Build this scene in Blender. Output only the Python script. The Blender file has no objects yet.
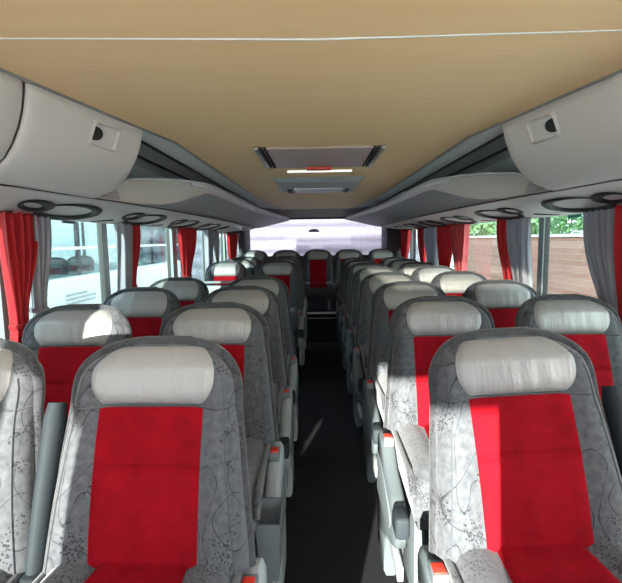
import bpy, bmesh, math, random
from mathutils import Vector, Matrix
random.seed(7)
SC = bpy.context.scene
COL = SC.collection
R = math.radians

# ------------------------------------------------------------------ camera
cam_d = bpy.data.cameras.new('camera'); cam = bpy.data.objects.new('camera', cam_d); COL.objects.link(cam)
F = 460.0
cam_d.sensor_width = 36.0; cam_d.lens = 36.0 * F / 622.0; cam_d.clip_start = 0.02; cam_d.clip_end = 300
PITCH = math.atan(-52.0 / F); YAW = math.atan(6.0 / F)
cam.matrix_world = (Matrix.Translation((0, 0, 1.55)) @ Matrix.Rotation(YAW, 4, 'Z')
                    @ Matrix.Rotation(PITCH + R(90), 4, 'X') @ Matrix.Rotation(-0.015, 4, 'Z'))
SC.camera = cam

# ------------------------------------------------------------------ world, sun, exposure
SUN_A, SUN_E = R(-14), R(10.5)        # azimuth from straight behind the camera towards the right side, elevation
w = bpy.data.worlds.new('sky'); SC.world = w; w.use_nodes = True
nt = w.node_tree; nt.nodes.clear()
sky = nt.nodes.new('ShaderNodeTexSky'); sky.sky_type = 'NISHITA'; sky.sun_disc = False
sky.sun_elevation = R(38); sky.sun_rotation = R(140); sky.air_density = 1.0; sky.dust_density = 2.5
mixw = nt.nodes.new('ShaderNodeMix'); mixw.data_type = 'RGBA'; mixw.inputs[0].default_value = 0.55
mixw.inputs[7].default_value = (5.6, 5.9, 6.2, 1)
bgn = nt.nodes.new('ShaderNodeBackground'); bgn.inputs[1].default_value = 0.62
out = nt.nodes.new('ShaderNodeOutputWorld')
nt.links.new(sky.outputs[0], mixw.inputs[6]); nt.links.new(mixw.outputs[2], bgn.inputs[0]); nt.links.new(bgn.outputs[0], out.inputs[0])
sd = bpy.data.lights.new('sun', 'SUN'); sd.energy = 13.0; sd.angle = R(0.6); sd.color = (1.0, 0.96, 0.86)
sun = bpy.data.objects.new('sun', sd); COL.objects.link(sun)
sdir = Vector((-math.sin(SUN_A) * math.cos(SUN_E), math.cos(SUN_A) * math.cos(SUN_E), -math.sin(SUN_E)))
sun.rotation_euler = sdir.to_track_quat('-Z', 'Y').to_euler()
sun.location = (-2, -8, 4)
SC.view_settings.view_transform = 'Standard'; SC.view_settings.look = 'None'
SC.view_settings.gamma = 1.0; SC.view_settings.use_curve_mapping = False
SC.view_settings.exposure = 1.35

# ------------------------------------------------------------------ helpers
class MB:
    def __init__(s): s.v = []; s.f = []
    def add(s, vs, fs):
        n = len(s.v); s.v += [tuple(p) for p in vs]; s.f += [tuple(i + n for i in f) for f in fs]; return s
    def box(s, x0, x1, y0, y1, z0, z1, bev=0.0):
        if bev <= 0:
            return s.add([(x0, y0, z0), (x1, y0, z0), (x1, y1, z0), (x0, y1, z0), (x0, y0, z1), (x1, y0, z1), (x1, y1, z1), (x0, y1, z1)],
                         [(0, 3, 2, 1), (4, 5, 6, 7), (0, 1, 5, 4), (1, 2, 6, 5), (2, 3, 7, 6), (3, 0, 4, 7)])
        bm = bmesh.new(); bmesh.ops.create_cube(bm, size=1)
        bmesh.ops.scale(bm, vec=(x1 - x0, y1 - y0, z1 - z0), verts=bm.verts)
        bmesh.ops.translate(bm, vec=((x0 + x1) / 2, (y0 + y1) / 2, (z0 + z1) / 2), verts=bm.verts)
        bmesh.ops.bevel(bm, geom=bm.edges[:], offset=bev, segments=3, affect='EDGES', profile=0.5)
        bm.verts.index_update()
        s.add([v.co[:] for v in bm.verts], [[v.index for v in f.verts] for f in bm.faces]); bm.free(); return s
    def loft(s, rings, closed=True, caps=True):
        n = len(rings[0]); vs = [p for r in rings for p in r]; fs = []
        m = n if closed else n - 1
        for i in range(len(rings) - 1):
            for j in range(m):
                k = (j + 1) % n
                fs.append((i * n + j, i * n + k, (i + 1) * n + k, (i + 1) * n + j))
        if caps and closed:
            fs.append(tuple(reversed(range(n)))); fs.append(tuple(range((len(rings) - 1) * n, len(rings) * n)))
        return s.add(vs, fs)
    def tube(s, pts, r, n=8, closed=False, sc=(1, 1)):
        pts = [Vector(p) for p in pts]; N = len(pts); rings = []; up = None
        for i in range(N):
            if closed: t = pts[(i + 1) % N] - pts[i - 1]
            else: t = pts[min(i + 1, N - 1)] - pts[max(i - 1, 0)]
            t.normalize()
            if up is None:
                up = Vector((0, 0, 1)) if abs(t.z) < 0.9 else Vector((0, 1, 0))
            a = t.cross(up).normalized(); b = a.cross(t).normalized(); up = b
            rr = r[i] if isinstance(r, (list, tuple)) else r
            rings.append([tuple(pts[i] + a * (math.cos(q) * rr * sc[0]) + b * (math.sin(q) * rr * sc[1])) for q in [2 * math.pi * k / n for k in range(n)]])
        if closed: rings.append(rings[0])
        return s.loft(rings, True, not closed)
    def build(s, name, mat, parent=None, smooth=True, angle=40, solid=0):
        me = bpy.data.meshes.new(name); me.from_pydata(s.v, [], s.f); me.validate()
        bm = bmesh.new(); bm.from_mesh(me); bmesh.ops.remove_doubles(bm, verts=bm.verts, dist=1e-5)
        bmesh.ops.recalc_face_normals(bm, faces=bm.faces)
        if smooth:
            for f in bm.faces: f.smooth = True
            for e in bm.edges:
                if len(e.link_faces) == 2 and e.calc_face_angle(0) > R(angle): e.smooth = False
        bm.to_mesh(me); bm.free()
        me.materials.append(mat)
        o = bpy.data.objects.new(name, me); COL.objects.link(o)
        if solid:
            md = o.modifiers.new('thickness', 'SOLIDIFY'); md.thickness = abs(solid); md.offset = 0
        if parent is not None: o.parent = parent
        return o

def empty(name, loc=(0, 0, 0)):
    o = bpy.data.objects.new(name, None); COL.objects.link(o); o.location = loc; o.empty_display_size = 0.1; return o
def tag(o, label=None, cat=None, group=None, kind=None):
    if label: o['label'] = label
    if cat: o['category'] = cat
    if group: o['group'] = group
    if kind: o['kind'] = kind
    return o
def struct(o): o['kind'] = 'structure'; return o
def kids(o, allo): return [c for c in allo if c.parent == o]
def copy_tree(o, parent=None, skip=()):
    c = o.copy(); COL.objects.link(c)
    if parent is not None: c.parent = parent
    for ch in TREE.get(o.name, []):
        if ch.name.split('.')[0] in skip: continue
        k = copy_tree(ch, c)
    return c
TREE = {}
def register(o):
    allo = list(bpy.data.objects)
    TREE[o.name] = kids(o, allo)
    for c in TREE[o.name]: TREE[c.name] = kids(c, allo)
def sm(t): t = max(0.0, min(1.0, t)); return t * t * (3 - 2 * t)
def interp(tab, x):
    if x <= tab[0][0]: return tab[0][1]
    for (a, b), (c, d) in zip(tab, tab[1:]):
        if x <= c: return b + (d - b) * (x - a) / (c - a)
    return tab[-1][1]

# ------------------------------------------------------------------ materials
def mat(name, col, rough=0.6, metal=0.0, spec=0.5, sheen=0.0, emit=None, es=0.0):
    m = bpy.data.materials.new(name); m.use_nodes = True
    b = m.node_tree.nodes['Principled BSDF']
    b.inputs['Base Color'].default_value = (*col, 1); b.inputs['Roughness'].default_value = rough
    b.inputs['Metallic'].default_value = metal; b.inputs['Specular IOR Level'].default_value = spec
    if sheen: b.inputs['Sheen Weight'].default_value = sheen
    if emit: b.inputs['Emission Color'].default_value = (*emit, 1); b.inputs['Emission Strength'].default_value = es
    return m
def N(m, t, **k):
    n = m.node_tree.nodes.new(t)
    for a, v in k.items(): setattr(n, a, v)
    return n
def L(m, a, b): m.node_tree.links.new(a, b)
def coords(m, scale=(1, 1, 1), src='Object'):
    tc = N(m, 'ShaderNodeTexCoord'); mp = N(m, 'ShaderNodeMapping'); mp.inputs['Scale'].default_value = scale
    L(m, tc.outputs[src], mp.inputs[0]); return mp.outputs[0]
def noise(m, vec, scale, detail=3, rough=0.5):
    n = N(m, 'ShaderNodeTexNoise'); n.inputs['Scale'].default_value = scale; n.inputs['Detail'].default_value = detail
    n.inputs['Roughness'].default_value = rough; L(m, vec, n.inputs['Vector']); return n.outputs['Fac']
def ramp(m, fac, stops):
    r = N(m, 'ShaderNodeValToRGB'); e = r.color_ramp.elements
    while len(e) < len(stops): e.new(0.5)
    for el, (p, c) in zip(e, stops): el.position = p; el.color = (*c, 1) if len(c) == 3 else c
    L(m, fac, r.inputs[0]); return r.outputs[0]
def mathn(m, op, a, b=None, c=None):
    n = N(m, 'ShaderNodeMath', operation=op)
    for i, v in enumerate((a, b, c)):
        if v is None: continue
        if isinstance(v, (int, float)): n.inputs[i].default_value = v
        else: L(m, v, n.inputs[i])
    return n.outputs[0]
def mixc(m, fac, a, b):
    n = N(m, 'ShaderNodeMix', data_type='RGBA')
    if isinstance(fac, (int, float)): n.inputs[0].default_value = fac
    else: L(m, fac, n.inputs[0])
    for i, v in ((6, a), (7, b)):
        if isinstance(v, tuple): n.inputs[i].default_value = (*v, 1)
        else: L(m, v, n.inputs[i])
    return n.outputs[2]
def bump(m, h, strength=0.3, dist=0.01):
    b = N(m, 'ShaderNodeBump'); b.inputs['Strength'].default_value = strength; b.inputs['Distance'].default_value = dist
    L(m, h, b.inputs['Height']); L(m, b.outputs[0], m.node_tree.nodes['Principled BSDF'].inputs['Normal'])
def base(m, c): L(m, c, m.node_tree.nodes['Principled BSDF'].inputs['Base Color'])

def grey_fabric(k=1.0, nm='patterned_grey_plush'):
    m = mat(nm, (0.3, 0.31, 0.33), 0.85, sheen=0.25)
    v = coords(m)
    # rotate by position so that all faces catch the dots
    mot = noise(m, v, 60, 2)
    ground = ramp(m, mot, [(0.3, tuple(k * c for c in (0.056, 0.061, 0.070))), (0.75, tuple(k * c for c in (0.105, 0.112, 0.125)))])
    mask = ramp(m, noise(m, v, 9, 1), [(0.55, (0, 0, 0)), (0.58, (1, 1, 1))])
    vo = N(m, 'ShaderNodeTexVoronoi'); vo.inputs['Scale'].default_value = 120; L(m, v, vo.inputs['Vector'])
    dots = mathn(m, 'LESS_THAN', vo.outputs['Distance'], 0.37)
    dots = mathn(m, 'MULTIPLY', dots, mask)
    n2 = noise(m, v, 5, 0)
    l1 = mathn(m, 'LESS_THAN', mathn(m, 'ABSOLUTE', mathn(m, 'SUBTRACT', n2, 0.52)), 0.0028)
    v2 = coords(m, (1.3, 1.3, 0.6)); n3 = noise(m, v2, 9, 0)
    l2 = mathn(m, 'LESS_THAN', mathn(m, 'ABSOLUTE', mathn(m, 'SUBTRACT', n3, 0.42)), 0.0038)
    fac = mathn(m, 'MAXIMUM', mathn(m, 'MAXIMUM', l1, l2), dots)
    base(m, mixc(m, mathn(m, 'MULTIPLY', fac, 0.9), ground, (0.010, 0.010, 0.014)))
    bump(m, noise(m, v, 220, 2), 0.25, 0.002)
    return m
def red_plush():
    m = mat('red_velour', (0.4, 0.01, 0.02), 0.85, sheen=0.0, spec=0.12)
    v = coords(m); f = noise(m, v, 14, 4, 0.65)
    base(m, ramp(m, f, [(0.3, (0.185, 0.001, 0.005)), (0.7, (0.27, 0.002, 0.009))]))
    m.node_tree.nodes['Principled BSDF'].inputs['Sheen Tint'].default_value = (1, 0.3, 0.3, 1)
    bump(m, noise(m, v, 260, 2), 0.2, 0.002); return m
def leather():
    m = mat('silver_leather', (0.32, 0.315, 0.31), 0.36, spec=0.8)
    v = coords(m, (1, 0.4, 0.16))
    f = noise(m, v, 22, 3, 0.5); f2 = noise(m, coords(m), 300, 1)
    h = mathn(m, 'ADD', f, mathn(m, 'MULTIPLY', f2, 0.08))
    bump(m, h, 0.5, 0.02); return m
def carpet():
    m = mat('black_carpet', (0.012, 0.013, 0.016), 0.95)
    v = coords(m); base(m, ramp(m, noise(m, v, 190, 2), [(0.42, (0.002, 0.0025, 0.004)), (0.72, (0.024, 0.026, 0.034))]))
    bump(m, noise(m, v, 300, 1), 0.4, 0.004); return m
def headliner():
    m = mat('beige_headliner', (0.66, 0.5, 0.32), 0.55)
    v = coords(m, (1.0, 7.0, 1)); f = noise(m, v, 2.2, 5, 0.6)
    v2 = coords(m); g = noise(m, v2, 1.3, 2)
    c = ramp(m, f, [(0.25, (0.90, 0.63, 0.32)), (0.75, (0.95, 0.685, 0.365))])
    base(m, mixc(m, mathn(m, 'MULTIPLY', g, 0.25), c, (0.93, 0.69, 0.39)))
    return m
def glass(name, tint, g=0.03):
    m = bpy.data.materials.new(name); m.use_nodes = True; n = m.node_tree; n.nodes.clear()
    o = n.nodes.new('ShaderNodeOutputMaterial'); t = n.nodes.new('ShaderNodeBsdfTransparent'); t.inputs[0].default_value = (*tint, 1)
    gl = n.nodes.new('ShaderNodeBsdfGlossy'); gl.inputs['Roughness'].default_value = 0.01
    lw = n.nodes.new('ShaderNodeLayerWeight'); lw.inputs[0].default_value = 0.5
    pw = n.nodes.new('ShaderNodeMath'); pw.operation = 'POWER'; pw.inputs[1].default_value = 5.0; n.links.new(lw.outputs['Facing'], pw.inputs[0])
    fr = n.nodes.new('ShaderNodeMath'); fr.operation = 'MULTIPLY_ADD'; fr.inputs[1].default_value = 0.7; fr.inputs[2].default_value = g; n.links.new(pw.outputs[0], fr.inputs[0])
    mx = n.nodes.new('ShaderNodeMixShader')
    n.links.new(fr.outputs[0], mx.inputs[0]); n.links.new(t.outputs[0], mx.inputs[1]); n.links.new(gl.outputs[0], mx.inputs[2]); n.links.new(mx.outputs[0], o.inputs[0])
    return m
def corrugated():
    m = mat('white_corrugated_metal', (0.50, 0.49, 0.55), 0.45); return m
def brick():
    m = mat('red_brick', (0.4, 0.2, 0.15), 0.9)
    v = coords(m); mp = N(m, 'ShaderNodeMapping'); mp.inputs['Rotation'].default_value = (R(90), 0, R(90)); L(m, v, mp.inputs[0])
    b = N(m, 'ShaderNodeTexBrick'); b.inputs['Scale'].default_value = 3; b.inputs['Color1'].default_value = (0.27, 0.13, 0.10, 1)
    b.inputs['Color2'].default_value = (0.36, 0.20, 0.16, 1); b.inputs['Mortar'].default_value = (0.34, 0.30, 0.28, 1)
    L(m, mp.outputs[0], b.inputs['Vector']); base(m, b.outputs[0]); return m
def blocks():
    m = mat('teal_block_facade', (0.45, 0.6, 0.6), 0.8)
    v = coords(m); sx = N(m, 'ShaderNodeSeparateXYZ'); L(m, v, sx.inputs[0])
    cb = N(m, 'ShaderNodeCombineXYZ'); L(m, sx.outputs[1], cb.inputs[0]); L(m, sx.outputs[2], cb.inputs[1])
    b = N(m, 'ShaderNodeTexBrick'); b.inputs['Scale'].default_value = 0.9; b.inputs['Color1'].default_value = (0.55, 0.70, 0.70, 1)
    b.inputs['Color2'].default_value = (0.42, 0.55, 0.54, 1); b.inputs['Mortar'].default_value = (0.13, 0.19, 0.19, 1); b.inputs['Mortar Size'].default_value = 0.05
    L(m, cb.outputs[0], b.inputs['Vector']); base(m, b.outputs[0]); return m
def cloth(name, c1, c2, rough=0.7):
    m = mat(name, c1, rough, sheen=0.2)
    b = m.node_tree.nodes['Principled BSDF']
    base(m, ramp(m, noise(m, coords(m), 5, 2), [(0.35, c1), (0.7, c2)]))
    tr = N(m, 'ShaderNodeBsdfTranslucent'); tr.inputs[0].default_value = (*c2, 1)
    mx = N(m, 'ShaderNodeMixShader'); mx.inputs[0].default_value = 0.3
    o = [n for n in m.node_tree.nodes if n.type == 'OUTPUT_MATERIAL'][0]
    L(m, b.outputs[0], mx.inputs[1]); L(m, tr.outputs[0], mx.inputs[2]); L(m, mx.outputs[0], o.inputs[0])
    return m
def leaf_mat():
    m = mat('green_leaves', (0.2, 0.35, 0.12), 0.6)
    base(m, ramp(m, noise(m, coords(m), 4, 3), [(0.35, (0.10, 0.26, 0.09)), (0.7, (0.34, 0.50, 0.24))])); return m

M = dict(
    fab=grey_fabric(), fabd=grey_fabric(0.5, 'dark_grey_edge_plush'), red=red_plush(), lea=leather(), carpet=carpet(), head=headliner(),
    edge=None,
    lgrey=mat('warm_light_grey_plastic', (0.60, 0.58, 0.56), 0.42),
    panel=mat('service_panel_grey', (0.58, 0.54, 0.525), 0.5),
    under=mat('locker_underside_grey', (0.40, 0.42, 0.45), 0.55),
    inner=mat('locker_inside_grey_green', (0.70, 0.77, 0.75), 0.5),
    trim=mat('brushed_metal_trim', (0.36, 0.37, 0.36), 0.35, 0.6),
    lip=mat('white_lip_trim', (0.72, 0.73, 0.76), 0.35),
    dark=mat('black_rubber', (0.012, 0.013, 0.015), 0.6),
    arm=mat('charcoal_blue_plastic', (0.026, 0.034, 0.04), 0.7, spec=0.25),
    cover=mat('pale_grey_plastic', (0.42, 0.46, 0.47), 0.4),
    cover_shaded=mat('shaded_pale_grey_plastic', (0.11, 0.13, 0.14), 0.4),  # side cover plastic darkened to imitate shade right of the aisle
    coverd=mat('mid_grey_plastic', (0.17, 0.195, 0.21), 0.45),
    btn=mat('orange_red_button', (0.75, 0.05, 0.03), 0.35),
    shell=mat('dark_seat_shell', (0.07, 0.075, 0.085), 0.7),
    wall=mat('grey_wall_trim', (0.26, 0.30, 0.31), 0.7),
    hatch=mat('mauve_grey_hatch', (0.46, 0.36, 0.33), 0.45),
    box=mat('ceiling_box_grey', (0.40, 0.40, 0.41), 0.5),
    alu=mat('aluminium_edge', (0.55, 0.58, 0.6), 0.35, 0.4),
    white=mat('white_paint', (0.75, 0.80, 0.78), 0.4),
    lamp=mat('strip_lamp', (0.9, 0.9, 0.9), 0.4, emit=(1, 0.97, 0.93), es=0.3),
    glass=glass('tinted_side_glass', (0.57, 0.65, 0.65)), sunhatch=glass('added_sun_hatch_glass', (0.6, 0.6, 0.58)), front=glass('windscreen_glass', (0.93, 0.95, 0.95)), clear=glass('clear_glass', (0.38, 0.38, 0.41)),
    curtain_reflection=cloth('pink_curtain_reflection_cloth', (0.62, 0.09, 0.10), (0.70, 0.13, 0.14)), cr=cloth('red_curtain_cloth', (0.52, 0.01, 0.02), (0.62, 0.02, 0.03)), cg=cloth('grey_curtain_cloth', (0.36, 0.36, 0.41), (0.46, 0.46, 0.52)),
    corr=corrugated(), brick=brick(), blocks=blocks(), leaf=leaf_mat(),
    bark=mat('bark', (0.12, 0.09, 0.07), 0.9), asphalt=mat('pale_concrete', (0.66, 0.63, 0.58), 0.9),
    green=mat('green_sticker', (0.02, 0.32, 0.24), 0.5), ink=mat('grey_ink', (0.38, 0.42, 0.43), 0.6),
    header=mat('rear_header_grey', (0.25, 0.22, 0.20), 0.6),
)

# ------------------------------------------------------------------ room shell
XL, XR, Y0, Y1 = -1.37, 1.50, -2.6, 8.35
CX = 0.03
def box_struct(name, mt, *b, bev=0): return struct(MB().box(*b, bev).build(name, mt, smooth=bev > 0))
box_struct('floor', M['carpet'], XL, XR, Y0, Y1, -0.08, 0.0)
mb = MB().box(0.43, XR, Y0, Y1, 0, 0.12); struct(mb.build('trim_1', M['coverd'], smooth=False))
mb = MB().box(XL, -0.30, Y0, 3.85, 0, 0.12).box(XL, -0.30, 4.75, Y1, 0, 0.12); struct(mb.build('trim_2', M['coverd'], smooth=False))
mb = MB().box(0.405, 0.432, Y0, 6.7, 0.0, 0.128, 0.004); struct(mb.build('trim_3', M['alu']))
mb = MB().box(-0.302, -0.28, Y0, 3.85, 0.0, 0.128, 0.004).box(-0.302, -0.28, 4.75, 6.7, 0, 0.128, 0.004); struct(mb.build('trim_4', M['alu']))
mb = MB().box(XL, -.30, 6.95, Y1, .12, .22).box(.43, XR, 6.95, Y1, .12, .22); struct(mb.build('trim_21', M['coverd'], smooth=False))
# raised rear deck in front of the middle rear seat
mb = MB().box(-0.28, 0.405, 6.85, Y1, 0, 0.44); struct(mb.build('trim_5', M['carpet'], smooth=False))
mb = MB().box(-0.28, 0.405, 6.82, 6.86, 0.435, 0.462, 0.004); struct(mb.build('trim_6', M['alu']))
mb = MB().box(-0.28, 0.405, 6.825, 6.85, 0.365, 0.376); struct(mb.build('trim_7', M['alu'], smooth=False))

# side walls with pillars
WB, WT = 0.95, 1.70
PL = [-2.5, -1.0, 0.55, 2.03, 3.04, 4.45, 5.84, 6.95, 8.25]
PR = [-2.5, -0.9, 0.75, 2.30, 3.16, 4.86, 6.25, 7.35, 8.25]
def wallside(name, x0, x1, pil, wd):
    mb = MB().box(x0, x1, Y0, Y1, 0.0, WB).box(x0, x1, Y0, Y1, WT, 2.2)
    for p in pil:
        if 3.0 < p < 3.2: mb.box((x0 + x1) / 2 - .006, (x0 + x1) / 2 + .006, p - .035, p + .035, WB, WT); continue
        if p == 0.55: mb.box(x0, x1, .25, 1.42, WB, WT); continue      # unseen post widened to keep sun off the left seats
        mb.box(x0, x1, p - wd / 2, p + wd / 2, WB, WT)
    struct(mb.build(name, M['wall'], smooth=False))
wallside('wall_left', XL - 0.06, XL, PL, 0.13); wallside('wall_right', XR, XR + 0.06, PR, 0.10)
k = 0
for x, pil, sgn in ((XL - 0.045, PL, 1), (XR + 0.045, PR, -1)):
    for a, b in zip(pil, pil[1:]):
        k += 1
        a2, b2 = (1.40 if a == .55 else a + (.02 if 3 < a < 3.2 else .05)), (.27 if b == .55 else b - (.02 if 3 < b < 3.2 else .05))
        wn = empty('window_%d' % k, (x, (a + b) / 2, WB)); struct(wn)
        c = (a + b) / 2; h = WT - WB
        MB().box(-0.003, 0.003, a2 - c, b2 - c, 0, h).build('pane', M['glass' if c > 0.3 else 'front'], wn, smooth=False)
        fr = MB()
        for q in (a2, b2 - 0.018): fr.box(-0.012, 0.02, q - c, q - c + 0.018, 0.0, h)
        fr.box(-0.012, 0.05, a2 - c, b2 - c, -0.012, 0.012)
        fr.build('window_frame', M['dark'], wn, smooth=False)
# rear wall with rear window
RX0, RX1, RZ0, RZ1 = -1.22, 1.20, 1.24, 1.93
mb = MB().box(XL, XR, Y1, Y1 + 0.06, 0, RZ0).box(XL, XR, Y1, Y1 + 0.06, RZ1, 2.2)
mb.box(XL, RX0, Y1, Y1 + 0.06, RZ0, RZ1).box(RX1, XR, Y1, Y1 + 0.06, RZ0, RZ1)
struct(mb.build('wall_rear', M['shell'], smooth=False))
wr = struct(empty('window_17', (0, Y1 + 0.03, RZ0)))
MB().box(RX0, RX1, -0.003, 0.003, 0, RZ1 - RZ0).build('pane', M['clear'], wr, smooth=False)
mb = MB()
for a in ((RX0, RX1, 0, 0.02), (RX0, RX1, RZ1 - RZ0 - 0.02, RZ1 - RZ0), (RX0, RX0 + 0.02, 0.02, 0.66), (RX1 - 0.02, RX1, 0.02, 0.66)):
    mb.box(a[0], a[1], -0.02, 0.02, a[2], a[3])
mb.build('window_frame', M['dark'], wr, smooth=False)
# rear corner pillars
for i, (xa, xb) in enumerate(((XL, -1.20), (1.18, XR))):
    box_struct('trim_%d' % (8 + i), M['shell'], xa, xb, 7.75, Y1, 1.0, 1.75, bev=0.03)

# ceiling : beige headliner, flared towards the front
AT = [(-2.6, 1.12), (0.4, 1.10), (1.1, 0.975), (1.43, 0.915), (2.06, 0.80), (2.38, 0.735), (5.5, 0.725), (7.75, 0.58)]
ys = [0.70, 1.1, 1.25, 1.43, 1.75, 2.06, 2.25, 2.38, 3.5, 5.5, 7.75]
mb = MB()
mb.loft([[(CX - interp(AT, y), y, 2.05), (CX + interp(AT, y), y, 2.05), (CX + interp(AT, y), y, 2.09), (CX - interp(AT, y), y, 2.09)] for y in ys])
HXL, HX, HY0, HY1 = 0.80, 0.45, -2.4, 0.70       # unseen glazed roof opening added to bring sun onto the right headrests
mb.box(CX - 1.14, CX + 1.14, Y0, HY0, 2.05, 2.09).box(CX - 1.14, -HXL, HY0, HY1, 2.05, 2.09).box(HX, CX + 1.14, HY0, HY1, 2.05, 2.09)
struct(mb.build('ceiling', M['head'], smooth=False))
mb = MB().box(XL - 0.06, XR + 0.06, HY1, Y1 + 0.06, 2.2, 2.24).box(XL - 0.06, XR + 0.06, Y0, HY0, 2.2, 2.24)
mb.box(XL - 0.06, -HXL, HY0, HY1, 2.2, 2.24).box(HX, XR + 0.06, HY0, HY1, 2.2, 2.24); struct(mb.build('roof', M['wall'], smooth=False)); 
bpy.data.objects['roof'].name = 'trim_10'
g = struct(empty('window_18', (0, HY0, 2.235))); MB().box(-HXL, HX, 0, HY1 - HY0, 0, .005).build('pane', M['sunhatch'], g, smooth=False)
# bus front behind the camera: dash wall, windscreen, screens added to cast seat shadows
mb = MB().box(XL - .06, XR + .06, Y0 - .06, Y0, 0, .62).box(XL - .06, XR + .06, Y0 - .06, Y0, 1.82, 2.24)
mb.box(XL - .06, XL + .04, Y0 - .06, Y0, .62, 1.82).box(XR - .04, XR + .06, Y0 - .06, Y0, .62, 1.82); struct(mb.build('wall_front', M['shell'], smooth=False))
g = struct(empty('window_19', (0, Y0 - .03, .62))); MB().box(XL + .04, XR - .04, 0, .005, 0, 1.20).build('pane', M['front'], g, smooth=False)
struct(MB().box(.235, 1.35, .18, .21, .12, 1.36, .01).build('trim_19', M['coverd'])); struct(MB().box(-.84, -.25, .18, .21, .12, 1.34, .01).build('trim_20', M['coverd']))
# crosswise seams on the headliner
mb = MB().tube([(CX - 0.96, 1.17, 2.052), (0.0, 1.22, 2.050), (CX + 0.96, 1.20, 2.052)], 0.0035, 6); struct(mb.build('trim_11', M['lip']))
# rear header sloping down to the window
mb = MB().add([(-1.2, 7.7, 2.05), (1.26, 7.7, 2.05), (1.26, Y1, 1.94), (-1.2, Y1, 1.94), (-1.2, 7.7, 2.12), (1.26, 7.7, 2.12), (1.26, Y1, 2.0), (-1.2, Y1, 2.0)],
              [(0, 1, 2, 3), (4, 5, 6, 7), (0, 1, 5, 4), (1, 2, 6, 5), (2, 3, 7, 6), (3, 0, 4, 7)])
struct(mb.build('trim_12', M['header'], smooth=False))

# locker structure both sides
def side(s, a): return CX + s * a
SV_IN = [(-2.6, 1.12), (1.3, 1.12), (2.05, 1.05), (2.6, 0.99), (3.2, 0.96), (5.6, 0.96), (8.2, 1.06)]
LIP = [(2.40, 1.08, 1.85), (2.6, 1.035, 1.895), (2.8, 0.98, 1.92), (3.0, 0.92, 1.94), (3.15, 0.88, 1.95), (3.4, 0.825, 1.962), (3.6, 0.81, 1.964), (5.6, 0.80, 1.964), (6.6, 0.73, 1.958), (7.4, 0.63, 1.945), (8.2, 0.50, 1.925)]
BOT = [(2.40, 1.03, 1.762), (2.6, 1.00, 1.765), (2.8, 0.965, 1.772), (3.0, 0.925, 1.80), (3.15, 0.885, 1.838), (3.4, 0.83, 1.895), (3.6, 0.812, 1.905), (5.6, 0.80, 1.907), (6.6, 0.73, 1.905), (7.4, 0.63, 1.895), (8.2, 0.50, 1.885)]
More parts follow.
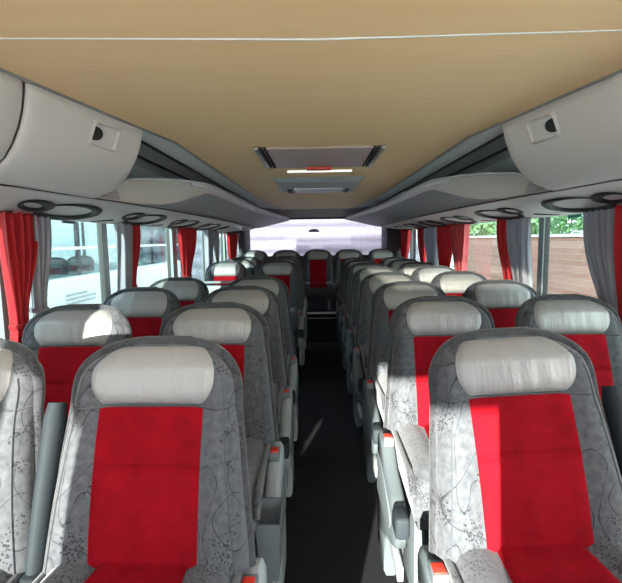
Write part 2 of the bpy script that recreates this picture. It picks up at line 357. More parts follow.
for s, sn, wl in ((-1, 'left', 1.395), (1, 'right', 1.465)):
    # continuous service panel under the lockers
    mb = MB()
    yy = [-2.6, 1.3, 1.7, 2.05, 2.6, 3.2, 5.6, 7.75]
    mb.loft([[(side(s, interp(SV_IN, y)), y, 1.745), (side(s, wl), y, 1.672), (side(s, wl), y, 1.70), (side(s, interp(SV_IN, y) + 0.01), y, 1.765)] for y in yy])
    struct(mb.build('trim_%d' % (13 if s < 0 else 14), M['panel'], smooth=False))
    # dark joint line between panel and locker
    mb = MB().tube([(side(s, interp(SV_IN, y) - 0.003), y, 1.751) for y in yy], 0.0035, 6)
    struct(mb.build('trim_%d' % (15 if s < 0 else 16), M['dark']))
    # metal trim along the headliner edge
    mb = MB()
    mb.loft([[(side(s, interp(AT, y) - 0.004), y, 2.046), (side(s, interp(AT, y) + 0.006), y, 2.042), (side(s, interp(AT, y) + 0.008), y, 2.06), (side(s, interp(AT, y) - 0.003), y, 2.06)] for y in ys])
    struct(mb.build('trim_%d' % (17 if s < 0 else 18), M['trim'], smooth=False))

    # ---- open rack (thing) behind
    rk = empty('overhead_rack', (side(s, 1.1), 5.3, 1.7))
    tag(rk, ('left' if s < 0 else 'right') + '-hand grey luggage rack running to the rear above the window seats', 'luggage rack')
    ox, oy, oz = rk.location
    def lc(p): return (p[0] - ox, p[1] - oy, p[2] - oz)
    mb = MB(); rings = []
    for (y, a, z), (_, ab, zb) in zip(LIP, BOT):
        o_in = max(interp(SV_IN, y), ab + 0.02)
        rings.append([lc(q) for q in ((side(s, a), y, z), (side(s, a - 0.012), y, z - 0.012), (side(s, (a + ab) / 2 - 0.012), y, (z + zb) / 2), (side(s, ab), y, zb),
                                      (side(s, o_in), y, 1.758), (side(s, o_in + 0.06), y, 1.762), (side(s, a + 0.09), y, z - 0.03), (side(s, a + 0.02), y, z + 0.004))])
    # fascia = inner face strips, tray = the rest
    fas = MB().loft([[r[7], r[0], r[1], r[2], r[3]] for r in rings], closed=False)
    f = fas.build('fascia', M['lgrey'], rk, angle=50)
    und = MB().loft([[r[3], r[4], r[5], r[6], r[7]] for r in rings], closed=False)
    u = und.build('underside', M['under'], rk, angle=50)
    cap = MB().add(rings[0], [tuple(range(8))]); cap.v = cap.v
    c2 = MB().loft([rings[0], [(p[0], p[1] - 0.008, p[2]) for p in rings[0]]]); c2.build('end_cap', M['panel'], rk, smooth=False)
    # ceiling of compartment and back
    mb = MB()
    yy2 = [2.0, 2.38, 5.5, 7.75]
    mb.loft([[lc((side(s, interp(AT, y) + 0.012), y, 2.05)), lc((side(s, 1.0), y, 2.09)), lc((side(s, 1.28), y, 2.08)), lc((side(s, 1.34), y, 1.95)), lc((side(s, 1.30), y, 1.80))] for y in yy2], closed=False)
    mb.build('compartment_lining', M['inner'], rk, angle=20, solid=0.004)
    for (a1, z1) in ((0.93, 2.068), (1.12, 2.075)):
        MB().tube([lc((side(s, a1), y, z1)) for y in (2.15, 7.6)], 0.008, 6).build('lining_groove', M['dark'], rk)
    st = MB()
    st.loft([[lc((side(s, 0.794), y, 1.955)), lc((side(s, 0.794), y, 1.938)), lc((side(s, 0.80), y, 1.938)), lc((side(s, 0.80), y, 1.955))] for y in (3.6, 5.5)])
    st.tube([lc((side(s, a - .012), y, z - .022)) for y, a, z in LIP if y >= 3.1], .013, 8, sc=(.5, 1))
    st.build('lip_strip', M['lip'], rk)
    for ya, yb in ((4.3, 5.5),):
        MB().box(min(side(s, .78), side(s, .83)) - ox, max(side(s, .78), side(s, .83)) - ox, ya - oy, yb - oy, 1.964 - oz, 1.974 - oz, .003).build('lip_cover', M['lip'], rk)
    MB().tube([(q[0], q[1], q[2] + .003) for q in [lc((side(s, a), y, z)) for y, a, z in LIP]], .006, 6).build('lip_bead', M['lip'], rk)

    # ---- closed front lockers (things)
    PR_ = [(0.81, 2.045), (0.818, 2.01), (0.830, 1.965), (0.850, 1.915), (0.878, 1.865), (0.915, 1.82), (0.965, 1.785), (1.02, 1.763), (1.06, 1.752)]
    def prof(y, t):   # t index float
        out = []
        fl = interp(AT, y) - 0.80
        for j, (a, z) in enumerate(PR_):
            kx = j / 8
            out.append((a + fl * (1 - kx) ** 0.8 + (interp(SV_IN, y) - 1.05) * kx, z))
        return out
    for di, (ya, yb) in enumerate(((1.475, 2.12), (0.2, 1.46))):
        lk = empty('overhead_locker', (side(s, 1.0), (ya + yb) / 2, 1.75))
        tag(lk, '%s %s closed grey overhead locker with a bulged door%s' % (sn, 'rear-most' if di == 0 else 'nearest', ' and square latch recess' if di == 0 else ' cut by the picture edge'), 'overhead locker')
        if s > 0 and di == 0: pass
        ox2, oy2, oz2 = lk.location
        rings = []
        yl_ = [ya, ya + .012] + [ya + (yb - ya) * i / 12 for i in range(1, 12)] + [yb - .012, yb]
        for i, y in enumerate(yl_):
            e = 0.008 if i in (0, len(yl_) - 1) else 0.0
            rings.append([(side(s, a + e) - ox2, y - oy2, z - oz2) for a, z in prof(y, 0)])
        d = MB().loft(rings, closed=False).build('door', M['lgrey'], lk, angle=60, solid=0.012)
        body = MB().loft([[(side(s, a) - ox2, y - oy2, z - oz2) for a, z in ((1.06, 1.77), (1.3, 1.76), (1.36, 2.1), (1.02, 2.1))] for y in (ya + .02, yb - .02)])
        body.build('body', M['inner'], lk, smooth=False)
        if di == 0:
            # latch: square dished plate with a dark half-round grip
            yl = 1.86
            pr = prof(yl, 0)
            (a0, z0), (a1, z1) = pr[1], pr[4]
            A = Vector((side(s, a0), yl, z0)); B = Vector((side(s, a1), yl, z1)); dn = (B - A).normalized()
            nrm = Vector((-s * abs(dn.z), 0, -abs(dn.x))).normalized(); t = Vector((-s * 0.19, 1, 0)).normalized(); c = (A * 0.72 + B * 0.28) + nrm * 0.006
            O = Vector((ox2, oy2, oz2))
            def P(u_, v_, d_): return tuple(c + t * u_ + dn * v_ + nrm * d_ - O)
            pl = MB()
            rs = []
            for sc_, dd in ((1.0, -0.012), (1.0, 0.010), (0.88, 0.014), (0.80, 0.008), (0.72, -0.006)):
                rs.append([P(.088 * sc_ * x_, .048 * sc_ * y_, dd) for x_, y_ in ((-1, -.8), (-.85, -1), (.85, -1), (1, -.8), (1, .8), (.85, 1), (-.85, 1), (-1, .8))])
            pl.loft(rs)
            lt = pl.build('latch', M['lgrey'], lk, angle=60)
            g = MB().loft([[P(-.072 + .044 * math.cos(q), .026 * math.sin(q), dd) for q in [math.pi * k_ / 8 - math.pi / 2 for k_ in range(9)]] for dd in (-0.006, 0.017)])
            g.build('grip', M['dark'], lt, smooth=False)

    # ---- air and light units printed as black rings on the panel
    def pp(a_frac, y):   # point on service panel
        a0 = interp(SV_IN, y); a = a0 + (wl - a0) * a_frac
        z = 1.745 + (1.672 - 1.745) * a_frac
        return Vector((side(s, a), y, z - 0.004))
    row = 0
    y = 1.33 if s < 0 else 1.40
    nm = ['nearest the camera', 'second from the front', 'third from the front', 'fourth from the front', 'fifth from the front', 'sixth from the front', 'seventh from the front', 'eighth and rear-most']
    for row in range(7):
        yc = y + 0.92 * row
        u0 = empty('service_unit', tuple(pp(0.5, yc)))
        tag(u0, 'black ringed air outlet under the %s luggage rack, %s' % (sn, nm[row] if row < 6 else 'rear-most'), 'air outlet', 'air outlets under the %s rack' % sn)
        o0 = Vector(u0.location)
        pts = [tuple(pp(0.55 + 0.30 * math.sin(q), yc + 0.22 * math.cos(q) + 0.07 * math.sin(q)) - o0) for q in [2 * math.pi * i / 28 for i in range(28)]]
        rad = [0.009 + 0.026 * (0.5 + 0.5 * math.cos(2 * math.pi * i / 28 - 0.6)) for i in range(28)]
        MB().tube(pts, rad, 8, closed=True, sc=(1.0, 0.35)).build('outlet_ring', M['dark'], u0)
        pts = [tuple(pp(0.45 + 0.16 * math.sin(q), yc - 0.30 + 0.09 * math.cos(q) + 0.06 * math.sin(q)) - o0) for q in [2 * math.pi * i / 20 for i in range(20)]]
        MB().tube(pts, [.012 + .014 * (.5 + .5 * math.cos(2 * math.pi * i / 20)) for i in range(20)], 8, closed=True, sc=(1.0, 0.3)).build('lamp_ring', M['dark'], u0)
        MB().tube([tuple(pp(0.75, yc - 0.30) - o0), tuple(pp(0.92, yc - 0.44) - o0)], [0.010, 0.005], 6, sc=(1, .4)).build('slot', M['dark'], u0)

# ------------------------------------------------------------------ ceiling fittings
h = empty('roof_hatch', (0.025, 2.89, 2.05)); tag(h, 'large mauve-grey roof hatch with dark side rails, nearer of the two ceiling fittings', 'roof hatch')
mb = MB().box(-0.29, 0.29, -0.33, 0.33, -0.012, 0.0, 0.004); mb.build('panel', M['hatch'], h)
for s in (-1, 1):
    MB().box(s * 0.345 - 0.012, s * 0.345 + 0.012, -0.34, 0.34, -0.016, 0.0, 0.004).build('rail', M['trim'], h)
    for q in (0.322, 0.300): MB().box(s * q - 0.005, s * q + 0.005, -0.33, 0.33, -0.014, 0.0).build('slot', M['dark'], h, smooth=False)
MB().box(-0.085, 0.085, 0.30, 0.37, -0.028, -0.004, 0.006).build('handle', M['btn'], h)['label'] = 'red emergency handle'
o = MB().box(-0.235, 0.235, -0.018, 0.018, -0.012, 0, 0.003).build('strip_lamp', M['lamp']); o.location = (0.03, 3.44, 2.05)
tag(o, 'thin white lamp strip on the beige ceiling just behind the large hatch', 'lamp')
h = empty('ceiling_unit', (0.025, 4.25, 2.05)); tag(h, 'smaller grey ceiling box with light screen, further back than the large hatch', 'ceiling unit')
MB().loft([[(-.37, -.46, 0), (.37, -.46, 0), (.37, .46, 0), (-.37, .46, 0)], [(-.33, -.40, -.035), (.33, -.40, -.035), (.33, .42, -.035), (-.33, .42, -.035)]]).build('housing', M['box'], h, smooth=False)
MB().box(-.22, .22, .02, .38, -.044, -.034, .004).build('screen', M['lip'], h)
for s in (-1, 1): MB().box(s * .27 - .02, s * .27 + .02, .1, .4, -.042, -.034, .003).build('clip', M['dark'], h)
# folded monitor on left panel
h = empty('folded_monitor', (-1.12, 5.7, 1.72)); tag(h, 'pale wedge-shaped folded monitor hanging below the left luggage rack', 'monitor')
MB().loft([[(-.1, -.6, .02), (.1, -.6, .03), (.1, -.6, .035), (-.1, -.6, .03)], [(-.14, 0, -.02), (.14, 0, .0), (.14, 0, .035), (-.14, 0, .03)], [(-.15, .38, -.07), (.15, .38, -.04), (.15, .38, .035), (-.15, .38, .03)]]).build('housing', M['lip'], h)
MB().box(-.15, .15, .381, .43, -.075, .03, .004).build('end_cap', M['dark'], h)

# ------------------------------------------------------------------ seats
def bw(s):
    if s < 0.74: return 0.265 - 0.043 * min(1, s / 0.70)
    q = (s - 0.74) / 0.26
    return 0.222 * max(0.0, 1 - q ** 2.9) ** (1 / 2.6)
def bc(s):   # centre line of the back in y, z
    return 0.0 + 0.165 * s, 0.617 + 0.533 * s
def fr_off(x, s):
    w_ = max(bw(s), 0.05); t = abs(x) / w_
    b = -0.034 * sm((abs(x) - 0.10) / 0.09) * (1 - 0.45 * sm((s - 0.6) / 0.3))
    lum = -0.018 * math.sin(math.pi * min(1, s / 0.7)) if s < 0.7 else 0
    edge = 0.05 * max(0, (t - 0.80) / 0.20) ** 2.2
    return b + lum * 0.6 + edge
def fpt(x, s, lift=0.0):
    cy, cz = bc(s); n = (-0.969, -0.247)
    o_ = fr_off(x, s) + 0.0
    top = 0.045 * sm((s - 0.88) / 0.12)
    return (x, cy + o_ + top - lift * 0.969, cz + lift * 0.247)
def make_backrest():
    S = [0, 0.004, 0.03] + [i / 24 for i in range(2, 20)] + [0.82, 0.85, 0.88, 0.905, 0.93, 0.95, 0.965, 0.978, 0.988, 0.995, 0.9995]
    rings = []
    nf = 24
    for s in S:
        w_ = max(bw(s), 0.004); r = []
        sh = 0.0 if s > 0.003 else 0.02
        for i in range(nf + 1):
            t = -1 + 2 * i / nf; t = math.copysign(abs(t) ** 0.9, t)
            p = fpt(w_ * t, s); r.append((p[0] * (1 - sh), p[1] + sh, p[2]))
        cy, cz = bc(s); th = 0.105 - 0.05 * sm((s - 0.85) / 0.15)
        for i in range(1, 12):
            t = 1 - 2 * i / 12
            r.append((w_ * math.copysign(abs(t) ** 0.7, t) * (1 - sh), cy + th - 0.03 * abs(t) ** 6, cz))
        rings.append(r)
    return MB().loft(rings)
def patch(x_fn, s0, s1, lift_fn, nx=16, ns=24, thick=0.012):
    vs = []; fs = []
    for j in range(ns + 1):
        q = j / ns; s = s0 + (s1 - s0) * q
        for i in range(nx + 1):
            t = -1 + 2 * i / nx; x = x_fn(q) * t
            vs.append(fpt(x, s, lift_fn(t, q)))
    for j in range(ns):
        for i in range(nx):
            a = j * (nx + 1) + i; fs.append((a, a + 1, a + nx + 2, a + nx + 1))
    return MB().add(vs, fs)
def edge4(t, q, e=0.06):
    return min(1, (1 - abs(t)) / e) ** 0.5 if abs(t) > 1 - e else 1
def red_lift(t, q):
    a = min(1, max(0, 1 - abs(t)) / 0.12) ** 0.5
    c = 1 - 0.9 * math.exp(-((q - 0.62) / 0.020) ** 2)
    vsn = math.sin(t * 9 + 1.0) * 0.0012 * (1 - q)
    return 0.0008 + (0.009 + 0.004 * math.sin(math.pi * min(1, q / 0.7)) if True else 0) * a * (0.0 + 1.0 * c) + vsn
def pil_x(q):
    lo = 0.168 * (1 - 0.20 * max(0, 1 - q / 0.5) ** 2)
    if q > 0.5: lo = 0.168 * math.sqrt(1 - ((q - 0.5) / 0.5) ** 2.6 * 0.58)
    return lo
def pil_lift(t, q):
    e = max(0, 1 - abs(t) ** 3.5) ** 0.5 * max(0, 1 - abs(2 * q - 1) ** 4) ** 0.5
    return -0.006 + 0.034 * e
def cushion_mb(half, lift, red=False):
    nx, ny = 20, 18; top = []; vs = []; fs = []
    for j in range(ny + 1):
        q = j / ny; y = 0.03 - 0.48 * q
        for i in range(nx + 1):
            t = -1 + 2 * i / nx; x = half(q) * t
            wing = 0.022 * sm((abs(x) - 0.11) / 0.06)
            z = 0.632 + 0.018 * q + wing
            z -= 0.05 * max(0, (abs(x) - 0.19) / 0.045) ** 2
            z -= 0.06 * max(0, (q - 0.82) / 0.18) ** 2
            if red:
                a = min(1, max(0, 1 - abs(t)) / 0.12) ** 0.5; c = 1 - 0.85 * math.exp(-((q - 0.30) / 0.022) ** 2)
                z += -0.004 + 0.013 * a * c + 0.0015 * math.sin(x * 60 + q * 8)
            vs.append((x, y, z + lift))
    for j in range(ny):
        for i in range(nx):
            a = j * (nx + 1) + i; fs.append((a, a + 1, a + nx + 2, a + nx + 1))
    if not red:
        n = len(vs); 
        for j in range(ny + 1):
            q = j / ny; y = 0.03 - 0.46 * q
            for i in range(nx + 1):
                t = -1 + 2 * i / nx; vs.append((half(q) * t * 0.96, y, 0.485))
        for j in range(ny):
            for i in range(nx):
                a = n + j * (nx + 1) + i; fs.append((a, a + nx + 1, a + nx + 2, a + 1))
        W = nx + 1
        for j in range(ny):
            for i in (0, nx):
                a = j * W + i; fs.append((a, a + W, a + W + n, a + n))
        for i in range(nx):
            for j in (0, ny):
                a = j * W + i; fs.append((a, a + 1, a + 1 + n, a + n))
    return MB().add(vs, fs)

def make_seat(sd, name='passenger_seat'):
    """sd = +1: aisle on the seat's +x side, -1: aisle on -x, 0: window or rear-bench seat"""
    root = empty(name)
    b = make_backrest().build('backrest', M['fab'], root, angle=70)
    r_ = patch(lambda q: 0.137, 0.0, 0.715, red_lift, ns=56).build('red_panel', M['red'], b, angle=80)
    seam = MB().tube([fpt(-0.225 + 0.45 * i / 20, 0.718, 0.001) for i in range(21)], 0.003, 6)
    seam.build('seam', M['shell'], b)
    pl = patch(pil_x, 0.722, 0.985, pil_lift, nx=24, ns=20).build('headrest_pad', M['lea'], root, angle=80)
    pts = []
    SS = [i / 22 for i in range(0, 19)] + [0.84, 0.87, 0.90, 0.925, 0.945, 0.962, 0.976, 0.986, 0.993]
    for s in SS: pts.append((-(bw(s) - 0.004), bc(s)[0] + 0.028 + 0.03 * sm((s - .88) / .12), bc(s)[1]))
    up = [(-p[0], p[1], p[2]) for p in reversed(pts)]
    for i in range(1, 6):
        x = pts[-1][0] + (up[0][0] - pts[-1][0]) * i / 6; pts.append((x, bc(.999)[0] + 0.058, bc(.9965)[1] + .001))
    pts += up
    MB().tube(pts, 0.0165, 10).build('edge_roll', M['fabd'], root, angle=80)
    pts2 = [(p[0] * 0.925, p[1] - 0.028, p[2] - (0.006 if abs(p[0]) < .18 else 0)) for p in pts]
    for q in (-1, 1):
        MB().tube([fpt(q * (bw(s_) - 0.030), s_, 0.001) for s_ in [i / 20 * .86 for i in range(21)]], 0.0017, 6).build('seam', M['shell'], b)
    c = cushion_mb(lambda q: 0.235 + 0.008 * q, 0).build('cushion', M['fab'], root, angle=60)
    cushion_mb(lambda q: 0.112 + 0.03 * q, 0.0015, True).build('red_panel', M['red'], c, angle=80)
    pts = [(0.236 + 0.008 * q, 0.03 - 0.48 * q, 0.617 + 0.018 * q - 0.05 * max(0, (q - .82) / .18) ** 2) for q in [i / 12 for i in range(13)]]
    for q in (-1, 1): MB().tube([(p[0] * q, p[1], p[2]) for p in pts], 0.012, 8).build('edge_roll', M['fab'], c, angle=80)
    MB().box(-.21, .21, -.36, .08, .40, .474, .01).build('seat_frame', M['shell'], root)
    for x in (-.17, .17): MB().box(x - .02, x + .02, -.22, .02, .0, .40, .006).build('leg', M['coverd'], root)
    if sd:
        X = sd * 0.262
        # moulded side cover: outline in y-z swept across x
        def prof(pts, x0, x1, inset=0.006):
            ya = sum(p[0] for p in pts) / len(pts); za = sum(p[1] for p in pts) / len(pts)
            def sh(k): return [(ya + (p[0] - ya) * k, za + (p[1] - za) * k) for p in pts]
            rs = []
            for xx, k in ((x0, .93), (x0 + (x1 - x0) * .2, 1), (x0 + (x1 - x0) * .8, 1), (x1, .93)): rs.append([(xx, p[0], p[1]) for p in sh(k)])
            return MB().loft(rs)
        cv = [(.14, .10), (.14, .50), (.13, .56), (.10, .585), (.03, .585), (-.02, .56), (-.10, .50), (-.24, .47), (-.33, .43), (-.35, .38), (-.31, .30), (-.16, .24), (-.10, .18), (-.09, .02), (.12, .02)]
        cvr = prof(cv, X - .028, X + .028).build('side_cover', M['cover' if sd > 0 else 'cover_shaded'], root, angle=50)
        inn = [(.11, .30), (.11, .47), (-.02, .47), (-.14, .44), (-.25, .41), (-.28, .38), (-.25, .34), (-.12, .30)]
        prof(inn, X + sd * .026, X + sd * .034).build('inset_panel', M['coverd'], cvr, angle=50)
        MB().box(X - .021, X + .021, -.034, .028, .560, .596, .004).build('button_plate', M['coverd'], cvr)
        bt = MB().box(X - .016, X + .016, -.03, .010, .590, .602, .003).build('release_button', M['btn'], cvr); bt['label'] = 'red release button'
        MB().box(X + sd * .005 - .026, X + sd * .005 + .026, -.40, -.31, .39, .47, .014).build('side_grip', M['arm'], root)
        MB().box(X - .012, X + .012, -.33, .05, .18, .24, .006).build('slide_rail', M['alu'], root)
        # inner folded-up armrest between the two seats
        xa = -sd * 0.272
        rs = []
        for t in [i / 10 for i in range(11)]:
            y = -0.005 + 0.15 * t; z = 0.60 + 0.40 * t
            wv = 0.022 + 0.005 * t; d = 0.040 - 0.006 * abs(t - .5)
            if t in (0.0, 1.0): wv *= .8; d *= .75
            rs.append([(xa + wv * math.cos(q) * (1 if abs(math.cos(q)) < .6 else 1), y + d * math.sin(q) * .9, z + d * math.sin(q) * -.3) for q in [2 * math.pi * i2 / 12 + .26 for i2 in range(12)]])
        a_ = MB().loft(rs).build('armrest', M['arm'], root, angle=50)
        MB().box(xa - .027, xa + .027, -.05, .07, .555, .625, .014).build('pivot', M['arm'], a_)
        # outer belt strap hanging on the cover
        MB().tube([(X - sd * .02, .13, .58), (X - sd * .012, .145, .50), (X - sd * .005, .11, .42), (X - sd * .01, .05, .40)], .006, 6, sc=(1.8, .5)).build('belt_strap', M['dark'], root)
    MB().box(-.2, .2, .05, .12, .40, .60, .01).build('back_bracket', M['shell'], root)
    register(root)
    return root

protos = {1: make_seat(1), -1: make_seat(-1), 0: make_seat(0)}
used = set()
def place(kind, x, y, dz, label, group, rz=0.0):
    if kind in used: o = copy_tree(protos[kind])
    else: o = protos[kind]; used.add(kind)
    o.location = (x, y, 0.12 + dz); o.rotation_euler = (0, 0, rz)
    tag(o, label, 'seat', group); return o
ordn = ['front', 'second', 'third', 'fourth', 'fifth', 'sixth', 'seventh', 'eighth']
RY = [1.28, 2.05, 2.80, 3.60, 4.35, 5.10, 5.85, 6.55]
for i, y in enumerate(RY):
    sw = '' if i else ', largest at lower right'
    q_ = place(-1, (0.592, 0.556, 0.565)[min(i, 2)], y - 0.17, 0, 'grey and red aisle seat in the %s row right of the aisle' % ordn[i], 'aisle seats right of the aisle', R((0.5, -0.6, 0.4, -.3, 0, .5, -.4, 0)[i]))
    if i == 0: q_.rotation_euler[1] = R(-2.6)
    place(0, 1.118, y - 0.17, 0, 'grey and red window seat in the %s row on the right%s' % (ordn[i], ', cut by the edge' if i == 0 else ''), 'window seats on the right side')
LY = [1.22, 1.93, 2.65, 3.36, 5.2, 5.9, 6.6]
for i, y in enumerate(LY):
    dz = 0 if i < 4 else 0.035
    ex = ['large grey and red aisle seat nearest the camera, left of the aisle', 'grey and red aisle seat second in line left of the aisle', 'grey and red aisle seat third in line left of the aisle',
          'grey and red aisle seat fourth in line, last before the gap on the left', 'grey and red aisle seat, first behind the gap left of the aisle', 'grey aisle seat, second behind the gap left of the aisle', 'grey aisle seat, third behind the gap left of the aisle'][i]
    place(1, -0.44, y - 0.17, dz, ex, 'aisle seats left of the aisle', R((-1.2, 0, .6, 0, 0, 0, 0)[i]))
    ex = ['grey and red window seat cut by the left picture edge', 'grey and red window seat beside the red curtain, second row on the left', 'grey and red window seat in the third row on the left',
          'grey window seat fourth on the left, last before the gap', 'grey and red window seat, first behind the gap on the left', 'grey window seat, second behind the gap on the left', 'grey window seat, third behind the gap on the left'][i]
    place(0, (-.98 if i == 0 else -1.025), y - 0.17, dz, ex, 'window seats on the left side')
for x, nme in ((-1.03, 'far left seat of the rear bench, by the left window'), (-.50, 'rear bench seat immediately left of the middle one'), (.022, 'middle rear bench seat facing down the aisle, red panel fully visible'),
               (.53, 'rear bench seat immediately right of the middle one'), (1.08, 'far right seat of the rear bench, by the right window')):
    place(0, x, 7.42, 0.10, nme, 'rear bench seats')

# litter bin on the rear of the front left seat row
bn = empty('litter_bin', (-0.165, 1.42, 0.46)); tag(bn, 'open grey plastic litter bin hanging beside the aisle, left side', 'litter bin')
rings = [[(sx * w_, sy * d_, z) for sx, sy in ((-1, -1), (1, -1), (1, 1), (-1, 1))] for w_, d_, z in ((.030, .055, 0), (.038, .075, .20), (.043, .08, .20), (.043, .08, .205), (.036, .072, .205), (.028, .052, .01))]
MB().loft(rings).build('bucket', M['coverd'], bn, smooth=False)
MB().box(-.06, -.042, -.05, .05, .12, .20, .004).build('bracket', M['dark'], bn)

# partition in front of the first row behind the gap
p_ = empty('partition_screen', (-1.02, 4.78, 0.12)); tag(p_, 'low grey partition screen in the gap on the left side', 'partition')
MB().box(-.3, .3, -.015, .015, .05, .97, .01).build('panel', M['coverd'], p_)
MB().tube([(-.31, 0, 0), (-.31, 0, .98), (-.28, 0, 1.0), (.28, 0, 1.0), (.31, 0, .98), (.31, 0, 0)], .014, 8).build('rail', M['wall'], p_)

# ------------------------------------------------------------------ curtains
def curtain(sd, y0, y1, mt, label, yt, zt=1.22, folds=4, wt=None, z0=0.98):
    x = -1.315 if sd < 0 else 1.435
    c = empty('curtain', (x, (y0 + y1) / 2, z0)); tag(c, label, 'curtain', ('left' if sd < 0 else 'right') + ' window curtains')
    oy = (y0 + y1) / 2; n = folds * 10; vs = []; fs = []; nz = 26; W = y1 - y0; wt = wt or max(0.05, W * 0.30)
    ph = random.random() * 6
    for j in range(nz + 1):
        z = 1.69 - (1.69 - z0) * j / nz
        if z >= zt: q = sm((1.69 - z) / (1.69 - zt)) ** 1.5; ww = W + (wt - W) * q; cc = oy + (yt - oy) * q
        else: q = (zt - z) / (zt - z0 + 1e-6); ww = wt + (W * .55 - wt) * sm(q * 1.2); cc = yt
        for i in range(n + 1):
            t = i / n; A = 0.030 * (0.65 + 0.35 * ww / W)
            dx = A * math.sin(2 * math.pi * folds * t + ph + .5 * math.sin(3 * z)) + .006 * math.sin(5 * math.pi * folds * t + z * 4)
            vs.append((dx, cc - oy + (t - .5) * ww + .25 * A * math.cos(2 * math.pi * folds * t + ph), z - z0))
    for j in range(nz):
        for i in range(n):
            a = j * (n + 1) + i; fs.append((a, a + 1, a + n + 2, a + n + 1))
    MB().add(vs, fs).build('drape', mt, c, angle=180, solid=0.002)
    if zt > z0 + .05:
        MB().tube([(.034 * math.cos(q), yt - oy + (wt / 2 + .012) * math.sin(q), zt - z0) for q in [2 * math.pi * i / 20 for i in range(20)]], .006, 6, closed=True, sc=(1, 2)).build('tie', mt, c)
CR, CG = M['cr'], M['cg']
curtain(-1, 1.91, 2.135, CR, 'red curtain tied back at the left window nearest the camera', 1.99, 1.19, 4, .07)
curtain(-1, 2.12, 2.27, CG, 'grey curtain just behind the nearest red curtain on the left', 2.14, 1.24, 3, .06)
curtain(-1, 3.07, 3.26, CG, 'grey curtain in front of the second red curtain on the left', 3.10, 1.1, 3, .12)
curtain(-1, 3.25, 3.44, CR, 'second red curtain on the left, narrow, above the third row seat', 3.24, 1.24, 3, .05)
curtain(-1, 4.47, 4.98, CR, 'third red curtain on the left, behind the fourth window seat', 4.64, 1.2, 5, .2)
curtain(-1, 5.50, 5.80, CG, 'pale grey curtain on the left, behind the third red curtain', 5.6, 1.15, 4, .15)
curtain(-1, 5.88, 6.16, CG, 'darker grey curtain on the left, just before the rear-most red curtain', 6.0, 1.15, 4, .15)
curtain(-1, 6.93, 7.55, CR, 'rear-most red curtain on the left', 7.2, 1.15, 5, .3)
curtain(-1, 7.62, 8.15, CG, 'grey curtain in the rear left corner', 7.9, 1.15, 5, .2)
curtain(1, 1.80, 2.235, CR, 'red curtain cut by the right picture edge', 2.1, 1.10, 6, .12)
curtain(1, 2.225, 2.47, CG, 'grey curtain at the nearest window on the right, beside the red one', 2.20, 1.08, 5, .10)
curtain(1, 3.17, 3.45, CG, 'grey curtain with bright folds at the second pillar on the right', 3.20, 1.12, 5, .16)
curtain(1, 3.44, 3.68, CR, 'narrow red curtain at the second pillar on the right', 3.42, 1.15, 3, .07)
curtain(1, 4.42, 4.86, M['curtain_reflection'], 'pinkish red reflection of a curtain in the right window, modelled as cloth', 4.6, 1.16, 5, .26)  # curtain reflection in the glass, modelled as a drape of pink cloth
curtain(1, 4.90, 5.42, CR, 'deep red curtain on the right, just behind the pinkish reflection', 5.2, 1.16, 5, .26)
curtain(1, 5.50, 6.12, CG, 'pale grey curtain on the right between two red curtains', 5.7, 1.16, 6, .3)
curtain(1, 6.12, 6.55, CR, 'narrow red curtain right behind the pale grey one on the right', 6.2, 1.16, 4, .15)
curtain(1, 7.15, 7.85, CR, 'rear-most red curtain on the right', 7.5, 1.2, 6, .35)

# small things on the glass
o = MB().box(-.006, .006, -.062, .062, -.012, .012, .003).build('hammer_holder', M['shell']); o.location = (XL - 0.03, 2.61, 1.672); tag(o, 'small dark holder at the top of the left window pane', 'hammer holder')
o = MB().box(-.001, .001, -.07, .07, -.02, .02).build('window_sticker', M['green'], smooth=False); o.location = (XR + 0.038, 2.79, 1.675); tag(o, 'small green sticker at the top of the nearest right window', 'sticker')
# lamp dome at the rear window
o = empty('brake_light', (-0.04, 8.31, 1.70)); tag(o, 'small dark rounded lamp in the middle of the rear window', 'lamp')
MB().loft([[(-.10 * k, d_, -.02), (.10 * k, d_, -.02), (.085 * k, d_, .015), (.04 * k, d_, .035), (-.04 * k, d_, .035), (-.085 * k, d_, .015)] for d_, k in ((0.02, 1), (-.03, 1), (-.05, .8))]).build('housing', M['coverd'], o, smooth=False)

# ------------------------------------------------------------------ outside
o = MB().box(-60, 60, -30, 90, -1.3, -1.2).build('ground', M['asphalt'], smooth=False); o.name = 'floor.001'; struct(o)
# corrugated hall behind
hall = empty('corrugated_hall', (0, 12.0, -1.2)); tag(hall, 'white corrugated metal wall filling the rear window', 'building')
vs = []; fs = []
nz = 200
for j in range(nz + 1):
    z = 6.5 * j / nz; d = 0.06 * max(-0.6, math.sin(2 * math.pi * z / 0.33)) ; vs += [(-4.5, d, z), (3.5, d, z), ]
for j in range(nz): fs.append((2 * j, 2 * j + 1, 2 * j + 3, 2 * j + 2))
MB().add(vs, fs).build('cladding', M['corr'], hall, angle=60, solid=-0.05)
MB().box(-4.5, 3.5, 0.1, 6, 0, 6.6).build('body', M['wall'], hall, smooth=False)
# block facade on the left and on the right far away
for s, lab, X_ in ((-1, 'pale teal block building beyond the left rear windows', -6.5), (1, 'pale teal block building beyond the right rear windows', 6.5)):
    o = MB().box(-.3, .3, -12, 12, 0, 5.4).build('block_building', M['blocks'], smooth=False); o.location = (X_, 27.5 if s < 0 else 34, -1.2); tag(o, lab, 'building')
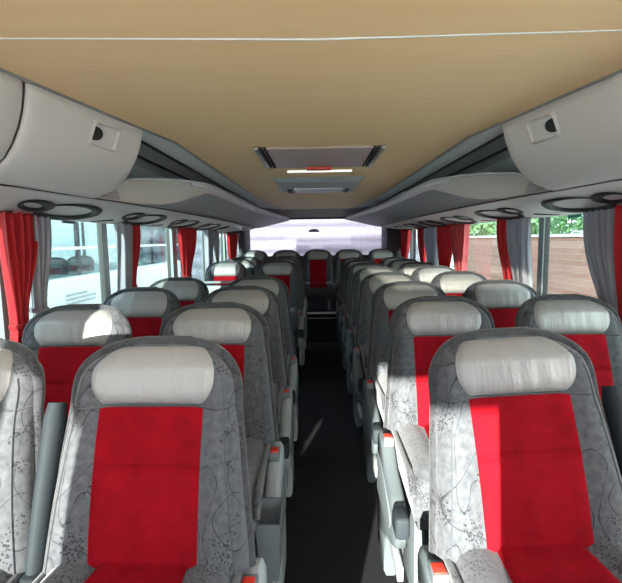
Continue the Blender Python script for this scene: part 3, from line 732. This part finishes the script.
# neighbour coach on the left
nb = empty('parked_coach', (-4.6, 5.0, -1.2)); tag(nb, 'white coach parked alongside, seen through the left windows', 'coach')
X0 = 1.2   # near side (towards us) in local x
bd = MB(); bd.box(-1.2, X0, -6, 6.5, .35, 2.30, .06).box(-1.2, X0, -6, 6.5, 3.30, 3.55, .06)
bd.build('body', M['white'], nb)
for yq in (-5.9, -4.4, -2.9, -1.4, .1, 1.6, 3.1, 4.6, 6.4):
    MB().box(X0 - .05, X0 - .01, yq - .04, yq + .04, 2.3, 3.3).build('pillar', M['dark'], nb, smooth=False)
    MB().box(-1.19, -1.15, yq - .04, yq + .04, 2.3, 3.3).build('pillar', M['dark'], nb, smooth=False)
MB().box(X0 - .006, X0, -6, 6.5, 2.3, 3.3).build('side_glass', M['glass'], nb, smooth=False)
MB().box(X0, X0 + .02, -6, 6.5, 2.66, 2.70).build('white_rail', M['lip'], nb, smooth=False)
for yw in (-3.6, 4.2): 
    wh = MB().tube([(X0 - .25, yw, .5), (X0 + .02, yw, .5)], .5, 24).build('wheel', M['dark'], nb, angle=30)
tx = MB()
for r_ in range(3):
    q = 1.15
    while q < 1.95 - .25 * (r_ == 0):
        ww = random.choice((.03, .05, .08, .11)); tx.box(X0 + .001, X0 + .004, q, q + ww, 2.02 - r_ * .06, 2.055 - r_ * .06); q += ww + .02
tx.build('lettering', M['ink'], nb, smooth=False)
for yy_, nn in ((4.9, 'nearest seat seen inside the parked coach'), (5.7, 'second seat seen inside the parked coach'), (6.5, 'third seat seen inside the parked coach'), (7.3, 'fourth seat seen inside the parked coach')):
    o = copy_tree(protos[0]); o.location = (-3.85, yy_, .18); tag(o, nn + ', grey with red panel', 'seat', 'seats inside the parked coach')
# right side: brick wall and trees
o = MB().box(-.15, .15, -14, 14, 0, 2.72).build('brick_wall', M['brick'], smooth=False); o.location = (7.2, 17, -1.2); tag(o, 'long low red brick wall outside the right windows', 'wall')
o = MB().box(-.2, .2, -14, 14, 0, .08).build('coping', M['lip'], smooth=False); o.location = (0, 0, 2.72); o.parent = bpy.data.objects['brick_wall']
def tree(x, y, h, r, label):
    t = empty('tree', (x, y, -1.2)); tag(t, label, 'tree', 'trees beyond the brick wall')
    MB().tube([(0, 0, 0), (.05, 0, h * .35), (0, .05, h * .6)], [.2, .14, .07], 8).build('trunk', M['bark'], t)
    vs = []; fs = []
    for k_ in range(2600):
        th = random.random() * 6.28; ph = math.acos(2 * random.random() - 1); rr = r * (.45 + .55 * random.random()) * (1 + .25 * math.sin(3 * th) * math.cos(4 * ph))
        c = Vector((rr * math.sin(ph) * math.cos(th), rr * math.sin(ph) * math.sin(th), h * .58 + rr * 1.05 * math.cos(ph)))
        a = Vector((random.gauss(0, 1), random.gauss(0, 1), random.gauss(0, 1))).normalized(); b = a.orthogonal().normalized(); sz = .11 + .1 * random.random()
        n = len(vs); vs += [tuple(c - a * sz), tuple(c + b * sz * .5), tuple(c + a * sz), tuple(c - b * sz * .5)]; fs.append((n, n + 1, n + 2, n + 3))
    MB().add(vs, fs).build('crown', M['leaf'], t, smooth=False)
tree(9.8, 12.6, 6.2, 2.3, 'leafy tree behind the brick wall, seen through the nearest right window')
tree(10.9, 17.4, 6.6, 2.3, 'leafy tree behind the brick wall, farther back than the nearest one')
tree(10.0, 22.4, 6.2, 2.0, 'round leafy tree behind the brick wall, between the second and the farthest tree')
tree(14.5, 33, 7.0, 2.6, 'tall leafy tree behind the brick wall, beyond all the others')
tree(9.8, 27.5, 6.0, 2.2, 'small leafy tree far back beyond the right windows')
